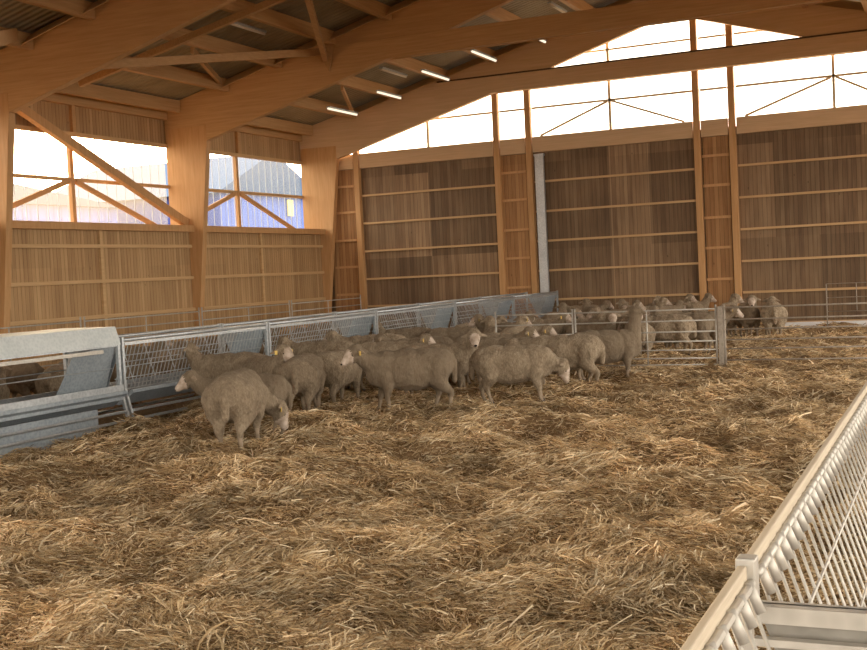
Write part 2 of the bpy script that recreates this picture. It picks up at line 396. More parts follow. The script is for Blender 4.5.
for o in (grid('straw_bed', -15.9, 5, 1.5, 28.4, .06, M['strawbed']),
          MB().box(-60, 60, -40, 90, -.5, -.3).build('earth', M['dark'])):
    o.parent = floor; o.matrix_parent_inverse = Matrix.Translation((6, -14, 0))

def strands(name, N, rmin, rmax, a0, a1, seed, wscale=1.0, lscale=1.0, bright=0.0):
    rg = np.random.default_rng(seed)
    r = rmin*(rmax/rmin)**rg.random(N); a = a0+(a1-a0)*rg.random(N)       # angle left of +Y
    x = -r*np.sin(a); y = r*np.cos(a)
    k = (x > -9.3) & (x < 3) & (y < 28.2); x = x[k]; y = y[k]; r = r[k]; n = len(x)
    L = (.04+.09*rg.random(n)**1.6)*lscale*(1+.02*r)
    th = vnoise(x, y, .45, 31)*math.pi*2.6 + rg.normal(0, .75, n)
    dx, dy = np.cos(th), np.sin(th)
    pit = rg.normal(.10, .28, n); pit = np.clip(pit, -.25, 1.1)
    W = (.0013+.0011*rg.random(n)+.00023*r)*wscale
    z0 = ground(x, y)+.012+.03*rg.random(n)**2
    bend = rg.normal(0, .35, n); sag = rg.random(n)*.5
    S = 3; pts = []
    for j in range(S+1):
        s = j/S; aa = th+bend*(s-.5)*1.4
        px = x+np.cos(aa)*L*(s-.5); py = y+np.sin(aa)*L*(s-.5)
        pz = z0+L*(s-.3)*np.sin(pit)-sag*L*(s-.5)**2
        pz = np.maximum(pz, ground(px, py)+.003)
        pts.append((px, py, pz, aa))
    tw = rg.random(n)*math.pi
    V = np.zeros((n, 2*(S+1), 3))
    for j, (px, py, pz, aa) in enumerate(pts):
        wx = -np.sin(aa)*np.cos(tw*.5); wy = np.cos(aa)*np.cos(tw*.5); wz = np.sin(tw*.5)
        V[:, 2*j] = np.stack([px-wx*W, py-wy*W, pz-wz*W*.7], -1); V[:, 2*j+1] = np.stack([px+wx*W, py+wy*W, pz+wz*W*.7], -1)
    base = (np.arange(n)*2*(S+1))[:, None, None]
    q = np.array([[2*j, 2*j+1, 2*j+3, 2*j+2] for j in range(S)])[None]
    fcs = (base+q).reshape(-1, 4)
    me = bpy.data.meshes.new(name); me.vertices.add(n*2*(S+1)); me.vertices.foreach_set('co', V.ravel())
    me.loops.add(fcs.size); me.loops.foreach_set('vertex_index', fcs.ravel().astype(np.int32))
    me.polygons.add(len(fcs)); me.polygons.foreach_set('loop_start', np.arange(0, fcs.size, 4, dtype=np.int32)); me.update(calc_edges=True)
    pal = np.array([[.58, .415, .22], [.68, .51, .30], [.46, .31, .15], [.33, .205, .09], [.80, .65, .42], [.21, .125, .052]])
    pr = np.array([.26, .22, .20, .13, .12+bright, .10]); pr = pr/pr.sum()
    # clump tone: whole tufts are darker or paler
    tone = .52+.6*vnoise(x, y, .6, 77)+.45*vnoise(x, y, .17, 78)
    c = pal[rg.choice(6, n, p=pr)]*(.8+.4*rg.random((n, 1)))*tone[:, None]
    ca = me.color_attributes.new('tint', 'FLOAT_COLOR', 'POINT')
    cc = np.ones((n, 2*(S+1), 4)); cc[:, :, :3] = c[:, None, :]; ca.data.foreach_set('color', cc.ravel())
    me.materials.append(M['strand'])
    o = bpy.data.objects.new(name, me); COL.objects.link(o); return o
t = NT('straw_stalk'); at = t.n('ShaderNodeVertexColor', layer_name='tint')
b = t.bsdf(at.outputs[0], .6); tr = t.n('ShaderNodeBsdfTranslucent'); t.l(at.outputs[0], tr.inputs[0])
mx = t.n('ShaderNodeMixShader'); mx.inputs[0].default_value = .25; t.l(b.outputs[0], mx.inputs[1]); t.l(tr.outputs[0], mx.inputs[2]); t.l(mx.outputs[0], t.out.inputs[0])
M['strand'] = t.mat
o = strands('loose_straw', 560000, 3.6, 28, -.25, .95, 5); tag(o, 'loose golden straw bedding covering the floor of the sheep pen', 'straw', kind='stuff')
o2 = strands('straw_stalks', 7000, 3.6, 24, -.25, .95, 6, 1.7, 2.0, .5); tag(o2, 'longer pale straw stalks scattered on top of the bedding', 'straw', kind='stuff')

# ------------------------------------------------------------------ feeders
def feeder(y0, y1, xf, label, name='hay_rack', hood=False):
    """double sided hay rack, front grille facing +X at xf"""
    W_ = .80; xb = xf-W_; xm = (xf+xb)/2
    R = empty(name, (xm, (y0+y1)/2, 0), label, 'hay rack', None if hood else 'galvanised hay racks in the long row')
    for x, s in ((xf, -1), (xb, 1)):
        g = MB(); n = int((y1-y0-.1)/.075)
        hx = .19
        if not (hood and s == -1):
            for i in range(0, n+1, 1 if s == -1 else 3):
                y = y0+.05+i*(y1-y0-.1)/n
                g.beam((x, y, .98), (x+s*hx, y, .42), .0085, .0085, (0, 1, 0)) if s == -1 or (i % 6 == 0 and not hood) else None
        for q in ((.5,) if hood and s == -1 else (.25, .5, .75, 1) if s == -1 else (.5, 1)): g.tube((x+s*hx*q, y0+.02, .98-.56*q), (x+s*hx*q, y1-.02, .98-.56*q), .0065, 5)
        g.build('grille', M['galv'], R)
        MB().tube((x, y0+.02, 1.03), (x, y1-.02, 1.03), .022, 8).build('top_rail', M['galv'], R, smooth=True)
        tp = MB(); tp.box(x-.02, x+.02, y0+.04, y1-.04, .965, 1.0); tp.build('comb_strip', M['galv'], R)
        tr = MB(); xo = x-s*.12
        tr.prism([(xm, .28), (x+s*.1, .25), (xo, .40), (xo-s*.0, .44), (xo+s*.02, .44), (x+s*.12, .29), (xm, .31)], 'Y', y0+.02, y1-.02)
        tr.build('trough', M['galv_sheet'], R)
        for z in (.08, .19): MB().tube((xo+s*.02, y0+.03, z), (xo+s*.02, y1-.03, z), .018, 6).build('foot_rail', M['galv'], R)
    for y in (y0+.01, y1-.01):
        MB().prism([(xf, 1.0), (xf-.28, .42), (xb+.28, .42), (xb, 1.0)], 'Y', y-.006, y+.006).build('end_plate', M['galv_sheet'], R)
        # second sheet leaf leaning inside the rack
        for x, s in ((xf, -1), (xb, 1)):
            MB().beam((x+s*.0, y, 1.06), (x+s*.0, y, .45), .04, .04, (0, 1, 0)).build('upright', M['galv'], R)
            MB().beam((x+s*.0, y, .46), (x-s*.14, y, -.06), .035, .035, (0, 1, 0)).build('leg', M['galv'], R)
    dy = .9
    MB().add([(xf-.02, y1-.03, .97), (xf-.20, y1-.03, .44), (xf-.20, y1-dy, .44), (xf-.04, y1-dy*.8, .93)], [(0, 1, 2, 3)]).build('divider_sheet', M['galv_sheet'], R)
    if hood:
        h = MB(); h.prism([(xf+.06, .985), (xf+.04, .985), (xf-.02, 1.18), (xb+.02, 1.18), (xb-.05, 1.0), (xb-.05, 1.02), (xb+.01, 1.20), (xf-.01, 1.20)], 'Y', y0, y1-.02)
        h.build('hood', M['galv_hood'], R)
        MB().box(xf+.07, xf+.09, y0, y1-.05, .44, .51).build('trough_lip', M['galv'], R)
        MB().box(xf+.05, xf+.072, y0, y1-.05, .33, .48).build('trough_front', M['galv_sheet'], R)
        MB().box(xf+.04, xf+.06, y0, y1-.5, -.05, .27).build('base_sheet', M['galv_sheet'], R)
        MB().box(xf+.0, xf+.03, y0, y1-.3, .90, .94).build('bright_comb', M['rack'], R)
    return R
ORD = ['first', 'second', 'third', 'fourth', 'fifth']
feeder(7.7, 11.2, -9.16, 'galvanised feeder with a sheet metal hood and solid base at the left edge', 'covered_feeder', True)
ys = [11.26, 14.53, 17.98, 21.45, 24.8, 28.0]
for i in range(5):
    feeder(ys[i], ys[i+1]-.05, -9.16, f'{ORD[i]} open galvanised hay rack behind the hooded feeder in the long left row')

def rrack(y0, y1, label):
    xl, xr = -.37, .43; z1 = 1.1; xm = .03; zb = .42; hx = .22
    R = empty('hay_rack', ((xl+xr)/2, (y0+y1)/2, 0), label, 'hay rack', 'hay racks in the lower right corner')
    for x, s in ((xl, 1), (xr, -1)):
        g = MB(); n = int((y1-y0-.06)/.088)
        for i in range(n+1):
            y = y0+.05+i*(y1-y0-.1)/n; g.tube((x+s*.010, y, z1-.03), (x+s*hx, y, zb), .0038, 6); g.tube((x+s*.012, y, z1-.022), (x+s*.034, y, z1-.075), .0095, 8)
        for zw in (.915, .75, .45): g.tube((x+s*.33*(z1-zw), y0, zw), (x+s*.33*(z1-zw), y1, zw), .0045, 6)
        g.build('bars', M['rack'], R, smooth=True)
        MB().tube((x+s*.014, y0+.02, z1-.032), (x+s*.014, y1-.02, z1-.032), .009, 8).build('top_rail', M['rack'], R, smooth=True)
        MB().box(x-.009, x+.007, y0+.02, y1-.02, z1-.03, z1).build('top_board', M['palewood'], R, bevel=.003)
        MB().box(x-.014, x+.022, y1-.02, y1+.02, z1-.11, z1+.012).build('corner_bracket', M['rack'], R, bevel=.004)
        MB().beam((x, y1, z1-.02), (x, y1, -.06), .022, .022, (0, 1, 0)).build('leg', M['rack'], R)
    MB().prism([(xl+.02, z1-.07), (xl+.24, .4), (xr-.24, .4), (xr-.02, z1-.07)], 'Y', y1-.008, y1).build('divider_plate', M['rack_sheet'], R)
    MB().box(xl+.02, xr-.02, y1-.03, y1+.012, z1-.1, z1-.07).build('plate_flange', M['rack'], R)
    MB().box(xl+.02, xr-.02, y1-.05, y1-.03, z1-.135, z1-.122).build('plate_fold', M['rack'], R)
    MB().prism([(xl+.1, .18), (xm, .1), (xr-.1, .18), (xr-.06, .26), (xm, .2), (xl+.06, .26)], 'Y', y0, y1).build('tray', M['dark'], R)
rrack(-1.2, 2.14, 'nearest section of pale hay rack at the bottom right corner, before the divider plate')
rrack(2.17, 5.55, 'barred hay rack section running beyond the divider plate at the right edge')

# ------------------------------------------------------------------ hurdles
def hurdle(a, b, zs, label, r=.011, mat='rack', posts_=(0, 1), group='metal hurdles', ztopp=1.0, mids=()):
    a = Vector(a); b = Vector(b)
    R = empty('hurdle', ((a+b)/2), label, 'hurdle', group)
    for z in zs: MB().tube(a+Vector((0, 0, z)), b+Vector((0, 0, z)), r, 6).build('rail', M[mat], R, smooth=True)
    for t_ in posts_:
        p = a.lerp(b, t_); MB().tube(p+Vector((0, 0, -.05)), p+Vector((0, 0, ztopp)), r*1.3, 6).build('upright', M[mat], R, smooth=True)
    for t_ in mids:
        p = a.lerp(b, t_); MB().tube(p+Vector((0, 0, zs[-1])), p+Vector((0, 0, zs[0])), r, 6).build('brace_bar', M[mat], R, smooth=True)
    return R
Z7 = (.94, .78, .62, .48, .355, .235, .14)
hurdle((-6.6, 17.03, 0), (-5.36, 17.03, 0), Z7, 'short grey hurdle hidden among the sheep at the left end of the pen gate line')
hurdle((-5.32, 17.03, 0), (-3.22, 17.03, 0), Z7, 'bright seven-rail metal gate in front of the crowded back pen', mids=(.52,))
hurdle((-3.1, 17.03, 0), (-.2, 17.05, 0), (.95, .78, .64, .49, .36, .2), 'dusty brown railed hurdle right of the gate, reaching the right edge', mat='galv_old', r=.012)
hurdle((-.15, 17.05, 0), (2.8, 17.1, 0), (.95, .78, .64, .49, .36, .2), 'dusty hurdle beyond the right edge of the picture', mat='galv_old', r=.012)
o = MB().box(-3.19, -3.12, 17.0, 17.07, -.05, .97).build('gate_post', M['galv_old'], bevel=.004); tag(o, 'dull square gate post at the right end of the bright metal gate', 'post')
hurdle((-2.65, 26.6, 0), (.4, 26.6, 0), (1.0, .7, .4), 'thin railed hurdle under the gable wall at the right edge', r=.010, mids=(.2,), mat='galv_old')
for i in range(5):
    hurdle((-13.6, 9+3.4*i, 0), (-13.6, 12.3+3.4*i, 0), (1.12, .95, .7, .45, .2), f'{ORD[i]} thin railed hurdle from the left behind the hay racks, along the left wall', r=.012, mids=(.5,), ztopp=1.2, group='hurdles along the left wall')

# ------------------------------------------------------------------ sheep
def sphere_pts(c, r, nu=12, nv=8):
    c = np.array(c, float); r = np.array(r if hasattr(r, '__len__') else (r, r, r), float)
    vs = [c+r*np.array([0, 0, 1])]
    for j in range(1, nv):
        ph = math.pi*j/nv
        for i in range(nu):
            a = 2*math.pi*i/nu; vs.append(c+r*np.array([math.sin(ph)*math.cos(a), math.sin(ph)*math.sin(a), math.cos(ph)]))
    vs.append(c-r*np.array([0, 0, 1]))
    fs = [(0, 1+i, 1+(i+1) % nu) for i in range(nu)]
    for j in range(nv-2):
        b = 1+j*nu
        fs += [(b+i, b+nu+i, b+nu+(i+1) % nu, b+(i+1) % nu) for i in range(nu)]
    b = 1+(nv-2)*nu; fs += [(b+i, len(vs)-1, b+(i+1) % nu) for i in range(nu)]
    return vs, fs
wtex = bpy.data.textures.new('wool_lumps', 'CLOUDS'); wtex.noise_scale = .07; wtex.noise_depth = 2
def sheep_mesh(name, head, hyaw=0., hpitch=None, stance=0, plump=1.0):
    mb = MB()
    def sp(c, r): mb.add(*sphere_pts(c, r))
    def chain(pts, yscale=1.0):
        for (p, r), (q, s) in zip(pts[:-1], pts[1:]):
            p = np.array(p, float); q = np.array(q, float); d = np.linalg.norm(q-p); n = max(2, int(d/(.35*min(r, s)))+1)
            for k in range(n+1):
                t_ = k/n; rr = r+(s-r)*t_; sp(p+(q-p)*t_, (rr, rr*yscale, rr))
    w = plump
    # trunk: deep chest, rounded rump, full belly
    sp((.27, 0, .505), (.26, .180*w, .235)); sp((.02, 0, .495), (.36, .225*w, .245)); sp((-.26, 0, .52), (.29, .215*w, .225))
    sp((.40, 0, .50), (.15, .14*w, .19)); sp((-.40, 0, .54), (.17, .185*w, .19)); sp((-.08, 0, .46), (.30, .215*w, .22))
    st = [(.05, -.04, .05, -.03), (-.04, .06, -.06, .08), (.02, .02, -.02, .10)][stance]
    for i, s in enumerate((1, -1)):
        f = st[i]; b = st[2+i]
        chain([((.31, s*.10, .44), .105), ((.29+f*.2, s*.11, .34), .076), ((.32+f*.6, s*.10, .21), .036), ((.32+f, s*.098, .085), .024), ((.335+f, s*.098, .05), .026), ((.355+f, s*.098, .02), .029)])
        chain([((-.36, s*.10, .50), .165), ((-.33+b*.2, s*.12, .385), .120), ((-.39+b*.4, s*.115, .29), .068), ((-.46+b*.8, s*.105, .225), .038), ((-.435+b, s*.10, .09), .025), ((-.425+b, s*.10, .05), .027), ((-.405+b, s*.10, .02), .030)])
    chain([((-.50, 0, .64), .05), ((-.565, 0, .56), .046), ((-.585, 0, .44), .038), ((-.575, 0, .34), .026)])   # tail
    P = {'up': ((.56, .80), (.30)), 'mid': ((.66, .72), .35), 'low': ((.63, .45), 1.05), 'midlow': ((.72, .60), .5), 'graze': ((.70, .30), 1.0), 'high': ((.50, .95), .18)}[head]
    (hx, hz), hp = P
    if hpitch is not None: hp = hpitch
    nb = np.array([.40, 0, .56]); a = hyaw*(.8 if head == 'graze' else .45)
    rel = np.array([hx-.40, 0, hz-.56]); hb = nb+np.array([rel[0]*math.cos(a), rel[0]*math.sin(a), rel[2]])
    mid = (nb+hb)/2+np.array([0, 0, -.02 if head in ('low', 'graze') else -.01])
    chain([(nb+np.array([-.08, 0, -.03]), .165), (nb, .145), (mid, .108), (hb, .083)])
    d = np.array([math.cos(hyaw)*math.cos(hp), math.sin(hyaw)*math.cos(hp), -math.sin(hp)])
    side = np.array([-math.sin(hyaw), math.cos(hyaw), 0]); hu = np.cross(d, side)*1.0
    hu = np.array([math.cos(hyaw)*math.sin(hp), math.sin(hyaw)*math.sin(hp), math.cos(hp)])
    # skull, bridge of the nose, muzzle
    chain([(hb+hu*.02, .096), (hb+d*.06+hu*.015, .086), (hb+d*.115-hu*.003, .066), (hb+d*.175-hu*.025, .050), (hb+d*.20-hu*.03, .044)])
    sp(hb+d*.02+hu*.05, .06)                                                      # wool topknot
    sp(hb+d*.09-hu*.045, .048)                                                   # jaw
    ears = []
    for s in (1, -1):
        e0 = hb+side*s*.07+hu*.035-d*.01; e1 = e0+side*s*.105-hu*.04-d*.02
        chain([(e0, .024), (e0*.5+e1*.5, .027), (e1, .016)]); ears.append((e0, e1))
    o = mb.build(name, M['fleece'])
    rm = o.modifiers.new('r', 'REMESH'); rm.mode = 'VOXEL'; rm.voxel_size = .0145
    sm = o.modifiers.new('s', 'SMOOTH'); sm.factor = .6; sm.iterations = 3
    dg = bpy.context.evaluated_depsgraph_get(); ev = o.evaluated_get(dg)
    me = bpy.data.meshes.new_from_object(ev); bpy.data.objects.remove(o)
    me.name = name
    for m in (M['face'], M['leghair'], M['hoof']): me.materials.append(m)
    n = len(me.vertices); co = np.zeros(n*3); me.vertices.foreach_get('co', co); co = co.reshape(-1, 3)
    no = np.zeros(n*3); me.vertices.foreach_get('normal', no); no = no.reshape(-1, 3)
    rel = co-hb; al = rel@d; uu = rel@hu; sd_ = np.abs(rel@side)
    dist = np.linalg.norm(rel-np.outer(al, d), axis=1)
    facev = (al > .088) & (dist < .10) & (al < .32)
    earv = np.zeros(n, bool)
    for e0, e1 in ears:
        ax = e1-e0; tt = np.clip(((co-e0)@ax)/(ax@ax), 0, 1); dd = np.linalg.norm(co-(e0+np.outer(tt, ax)), axis=1); earv |= (dd < .036) & (tt > .3)
    legv = ((co[:, 2] < .16) | earv) & ~facev; hoofv = co[:, 2] < .038
    wool = ~(facev | legv)
    dispv = np.array([mnoise.noise(Vector(c)*13)*.6+mnoise.noise(Vector(c)*32)*.4 for c in co])
    co2 = co+no*(dispv*.016+.004)[:, None]*wool[:, None]
    me.vertices.foreach_set('co', co2.ravel())
    pn = len(me.polygons); ce = np.zeros(pn*3); me.polygons.foreach_get('center', ce)
    ls = np.zeros(pn, np.int32); me.polygons.foreach_get('loop_start', ls); lv = np.zeros(len(me.loops), np.int32); me.loops.foreach_get('vertex_index', lv)
    v0 = lv[ls]; mi = np.zeros(pn, np.int32); mi[legv[v0]] = 2; mi[hoofv[v0]] = 3; mi[facev[v0]] = 1
    me.polygons.foreach_set('material_index', mi); me.polygons.foreach_set('use_smooth', np.ones(pn, bool)); me.update()
    eyes = [hb+d*.088+side*s*.066+hu*.022 for s in (1, -1)]
    nose = hb+d*.236-hu*.03
    return dict(me=me, eyes=eyes, nose=nose, ears=ears, d=d, hu=hu, side=side)
def ball_mesh(name, r, mat):
    vs, fs = sphere_pts((0, 0, 0), r, 10, 6); me = bpy.data.meshes.new(name); me.from_pydata([tuple(v) for v in vs], [], fs); me.materials.append(mat)
    me.polygons.foreach_set('use_smooth', [True]*len(fs)); return me
eye_me = ball_mesh('eye', .0135, M['eye']); nose_me = ball_mesh('nostril_pad', (.012, .024, .014), M['eye'])
t = MB().box(-.003, .003, -.02, .02, -.025, .025); tmp = t.build('tagtmp', M['tag']); tag_me = tmp.data; bpy.data.objects.remove(tmp)
t = MB().box(-.003, .003, -.022, .022, -.028, .028); tmp = t.build('tagtmp', M['tagw']); tagw_me = tmp.data; bpy.data.objects.remove(tmp)
PR = {}
def proto(key):
    if key not in PR: PR[key] = sheep_mesh('ewe_body', *key)
    return PR[key]
QUEUE = []
def ewe(*a, **k):
    QUEUE.append([list(a), k])
def make_all():
    n = len(QUEUE)
    P = np.array([[q[0][0], q[0][1]] for q in QUEUE]); A = np.array([wang(q[0][2], q[0][0], q[0][1]) for q in QUEUE]); S = np.array([q[0][3] for q in QUEUE])
    RK = np.hypot(P[:, 0], P[:, 1]); RK[[0, 1, 4, 5, 6, 7, 8, 12, 13]] -= 1.5
    P0 = P.copy(); ts = (-.34, 0., .30)
    D = np.stack([np.cos(A), np.sin(A)], -1)
    for it in range(260):
        mv = 0
        for i in range(n):
            for j in range(i+1, n):
                if abs(P[i, 0]-P[j, 0]) > 1.3 or abs(P[i, 1]-P[j, 1]) > 1.3: continue
                for a in ts:
                    for b in ts:
                        u = P[i]+D[i]*a*S[i]; v = P[j]+D[j]*b*S[j]; w_ = u-v; L = np.hypot(*w_)
                        if L < .40:
                            far, near = (i, j) if RK[i] > RK[j] else (j, i)
                            e = (.40-L)*.5; r_ = P[far]/np.hypot(*P[far]); l_ = np.array([r_[1], -r_[0]])
                            P[far] += r_*e
                            sg = np.sign(np.dot(P[far]-P[near], l_)) or 1
                            P[far] += l_*sg*e*.12; mv += 1
        P[:, 0] = np.where(P0[:, 0] > -9.1, np.maximum(P[:, 0], -8.75), np.clip(P[:, 0], -12.9, -10.6))
        g = (P0[:, 1] > 17) & (P0[:, 0] > -9); P[g, 1] = np.maximum(P[g, 1], 17.5)
        g = (P0[:, 1] <= 17) & (P0[:, 0] > -7.2) & (P0[:, 0] > -9); 
        if not mv: break
    print('RELAX left', mv, 'max shift', np.abs(P-P0).max())
    for q, p, p0 in zip(QUEUE, P, P0):
        if np.abs(p-p0).max() > .6: print('  shift', np.round(p-p0, 2), q[0][5][:50])
        q[0][0], q[0][1] = float(p[0]), float(p[1]); ewe_(*q[0], **q[1])
def ewe_(x, y, theta, sc, key, label, group, parts=True, tagc=None, dz=0.0):
    p = proto(key)
    z = float(ground(np.array([x]), np.array([y]))[0])*.3+.01+dz
    o = bpy.data.objects.new('sheep', p['me']); COL.objects.link(o)
    base = math.atan2(rgt.y, rgt.x)+math.atan2(-x, y)*0+0
    ang = math.radians(theta)+base - (math.atan2(x, y)+YAW)*1.0
    o.location = (x, y, z); o.rotation_euler = (0, 0, ang); o.scale = (sc*.93, sc, sc)
    tag(o, label, 'sheep', group)
    if parts:
        for e in p['eyes']:
            c = bpy.data.objects.new('eye', eye_me); COL.objects.link(c); c.parent = o; c.location = e
        c = bpy.data.objects.new('nose', nose_me); COL.objects.link(c); c.parent = o; c.location = p['nose']; c.rotation_euler = (0, 0, math.atan2(p['d'][1], p['d'][0]))
        if tagc is not None:
            for k in ((0, 1) if tagc != 2 else (0,)):
                e0, e1 = p['ears'][k]
                c = bpy.data.objects.new('ear_tag', tagw_me if tagc == 2 else tag_me); COL.objects.link(c); c.parent = o
                c.location = e0*.45+e1*.55+p['d']*.03; c.rotation_euler = (0, 0, math.atan2(p['d'][1], p['d'][0]))
    return o
def wang(theta, x, y): return math.radians(theta)+math.atan2(rgt.y, rgt.x)-(math.atan2(x, y)+YAW)
def place(anchor, px, py, theta, sc, key, label, group=None, parts=True, tagc=None, dz=0.0):
    zz = {'B': .74*sc, 'C': .02, 'R': .02, 'F': .02, 'H': {'up': .84, 'mid': .76, 'high': .99, 'midlow': .62, 'low': .42, 'graze': .2}[key[0]]*sc}[anchor]
    p = on('Z', zz, px, py); a = wang(theta, p.x, p.y)
    off = {'B': 0, 'C': 0, 'R': .42, 'F': -.33, 'H': -.60}[anchor]*sc
    if anchor == 'H':
        hy = key[1] if len(key) > 1 else 0
        p = p-Vector((math.cos(a+hy*.5), math.sin(a+hy*.5), 0))*.2*sc; off = -.40*sc
    return ewe(p.x+math.cos(a)*off, p.y+math.sin(a)*off, theta, sc, key, label, group, parts, tagc, dz)
G = 'flock of ewes in the straw pen'
rd = math.radians
place('R', 231, 454, 76, 1.04, ('graze', rd(-62), None, 0), 'pale ewe seen from behind, nearest the camera, with its head down in the straw', G, tagc=0)
place('F', 219, 435, 170, .90, ('mid', rd(22), None, 1), 'ewe with a pale muzzle facing left, just behind the nearest ewe', G)
place('B', 236, 362, 170, .95, ('up', rd(-30), None, 0), 'darker ewe standing along the hay rack behind the pale-muzzled ewe', G)
place('B', 276, 361, -70, .95, ('up', rd(20), None, 0), 'ewe looking up between the long dark ewe and the round-rumped ewe', G, tagc=0)
place('B', 303, 355, 78, 1.0, ('midlow', rd(-35), None, 2), 'round-rumped ewe facing away, left of the ewe half hidden by the side-on ewe', G)
place('B', 331, 353, 62, .98, ('midlow', rd(-10), None, 1), 'ewe seen from behind, half hidden by the side-on ewe in the centre', G)
place('B', 408, 352, -173, 1.0, ('mid', rd(22), None, 1), 'side-on ewe in the centre facing left with all four legs showing', G, tagc=0)
place('B', 437, 342, 4, 1.0, ('up', rd(-92), None, 0), 'ewe with a white face looking straight at the camera', G)
place('B', 513, 345, -5, .97, ('low', rd(8), None, 2), 'broad side-on ewe facing right with its head lowered to the straw', G)
place('C', 514, 391, -2, .92, ('midlow', rd(-10), None, 0), 'ewe poking its head out low above the neck of the browsing side-on ewe', G, tagc=0)
place('C', 490, 384, 3, .95, ('mid', rd(-12), None, 1), 'ewe facing right behind the browsing side-on ewe', G, tagc=0)
place('C', 510, 377, 4, .95, ('mid', rd(-22), None, 1), 'ewe facing right, its head just left of the high-headed ewe', G, tagc=0)
place('B', 562, 336, 172, .98, ('midlow', rd(15), None, 1), 'ewe with its tail and hind legs towards the gate, facing left, under the high-headed ewe', G)
place('B', 606, 330, 12, .98, ('high', rd(55), None, 0), 'tall ewe with its head held high beside the metal gate', G)
place('H', 495, 322, 95, .95, ('up', 0, None, 0), 'ewe facing away, its woolly poll showing right of the white-faced ewe', G)
place('H', 463, 325, 178, .95, ('up', rd(10), None, 0), 'ewe facing left right behind the white-faced ewe', G, tagc=0)
place('H', 523, 321, 80, .95, ('up', rd(-40), None, 0), 'ewe with an ear tag in the middle of the flock, left of two woolly heads', G, tagc=0)
place('H', 536, 316, 60, .95, ('up', rd(0), None, 0), 'ewe whose rounded head shows centrally at the back of the flock', G)
place('H', 566, 316, 20, .95, ('up', rd(-50), None, 0), 'ewe near the gate end facing right at the back of the flock', G, tagc=0)
place('B', 398, 329, 176, .98, ('up', rd(-30), None, 0), 'ewe with a long back standing against the hay rack, furthest in the centre', G)
place('B', 374, 336, 172, 1.0, ('mid', 0, None, 1), 'long-backed ewe facing left in the second rank behind the side-on ewe', G)
place('B', 420, 337, 184, .95, ('mid', rd(-20), None, 0), 'ewe whose back shows left of the white-faced ewe', G)
place('B', 384, 342, 2, .95, ('mid', rd(-20), None, 0), 'ewe facing right directly behind the back of the side-on ewe', G, tagc=0)
place('B', 455, 331, 2, .95, ('midlow', 0, None, 0), 'ewe with only its back showing behind the white-faced ewe', G)
place('B', 322, 343, 160, .95, ('mid', 0, None, 1), 'ewe near the hay rack behind the round-rumped ewe', G)
place('B', 478, 325, 40, .95, ('mid', 0, None, 1), 'ewe close to the hay rack behind the left-facing ewe', G)

G2 = 'ewes crowded in the pen behind the gate'
place('B', 662, 318, 172, .95, ('midlow', 0, None, 1), 'ewe standing broadside behind the left end of the gate', G2)
place('B', 698, 312, 12, .98, ('mid', rd(-15), None, 0), 'ewe behind the right half of the gate, its brown head over the post', G2, tagc=0)
place('H', 666, 301, 60, .95, ('up', rd(-60), None, 0), 'ewe with raised head above the broadside ewe behind the gate', G2)
place('H', 711, 296, 30, .95, ('up', rd(-20), None, 0), 'ewe looking right below the right gable wall post', G2)
place('B', 730, 303, 82, .98, ('up', rd(-60), None, 0), 'ewe seen from behind just right of the gate post with its head turned right', G2)
place('B', 748, 303, -80, .98, ('up', rd(-10), None, 0), 'white-faced ewe facing the camera, right of the gate post', G2)
place('B', 772, 302, 95, 1.0, ('mid', rd(-20), None, 0), 'round ewe seen from behind, rightmost of the crowd', G2)
place('B', 758, 296, 8, .95, ('up', rd(-10), None, 0), 'ewe facing right behind the rightmost round ewe', G2)
spots = [(564, 307, 70), (586, 303, 110), (592, 312, 170), (600, 318, 8), (614, 315, -40), (620, 302, 150), (629, 306, -95), (640, 304, 20), (648, 312, 176), (680, 304, 60), (693, 298, 10), (606, 303, 20), (634, 313, 100), (655, 300, 170), (576, 314, 10)]
SL = ['woolly head at the left end of the back pen, next to the hay rack end', 'ewe at the back pen under the left part of the thin hurdle', 'ewe facing left behind the upright of the gate line', 'low-backed ewe seen over the back of the high-headed ewe', 'ewe turned towards the camera left of the high-headed ewe',
      'ewe furthest back, near the centre of the thin hurdle', 'pale-faced ewe looking at the camera from the back pen', 'ewe facing right just above the high-headed ewe', 'ewe with its long back behind the high-headed ewe', 'ewe at the back left of the gable post pair', 'ewe directly beneath the left post of the gable post pair',
      'ewe between two others below the thin hurdle', 'ewe facing away behind the head of the tall ewe', 'ewe facing left at the rear of the back pen', 'ewe facing right at the hay rack end of the back pen']
for (px, py, th), lab in zip(spots, SL):
    place('H', px, py, th, .95, [('up', rd(-40), None, 0), ('up', rd(10), None, 0), ('mid', 0, None, 1)][random.randrange(3)], lab, G2, parts=False)
G3 = 'ewes behind the hay racks'
k = 0
for row, xr in enumerate((-10.75, -12.1)):
    y = 8.3+row*.5
    while y < 25:
        th = random.choice([60, 75, 100, 120, -60, 20, 160])
        key = [('mid', 0, None, 1), ('midlow', rd(-10), None, 1), ('up', rd(-30), None, 0), ('low', rd(8), None, 2)][random.randrange(4)]
        ewe(xr+random.uniform(-.12, .12), y, th, .93, key, 'woolly ewe seen through the bars of the left row of hay racks', G3, parts=False)
        y += random.uniform(1.15, 1.5); k += 1

make_all()

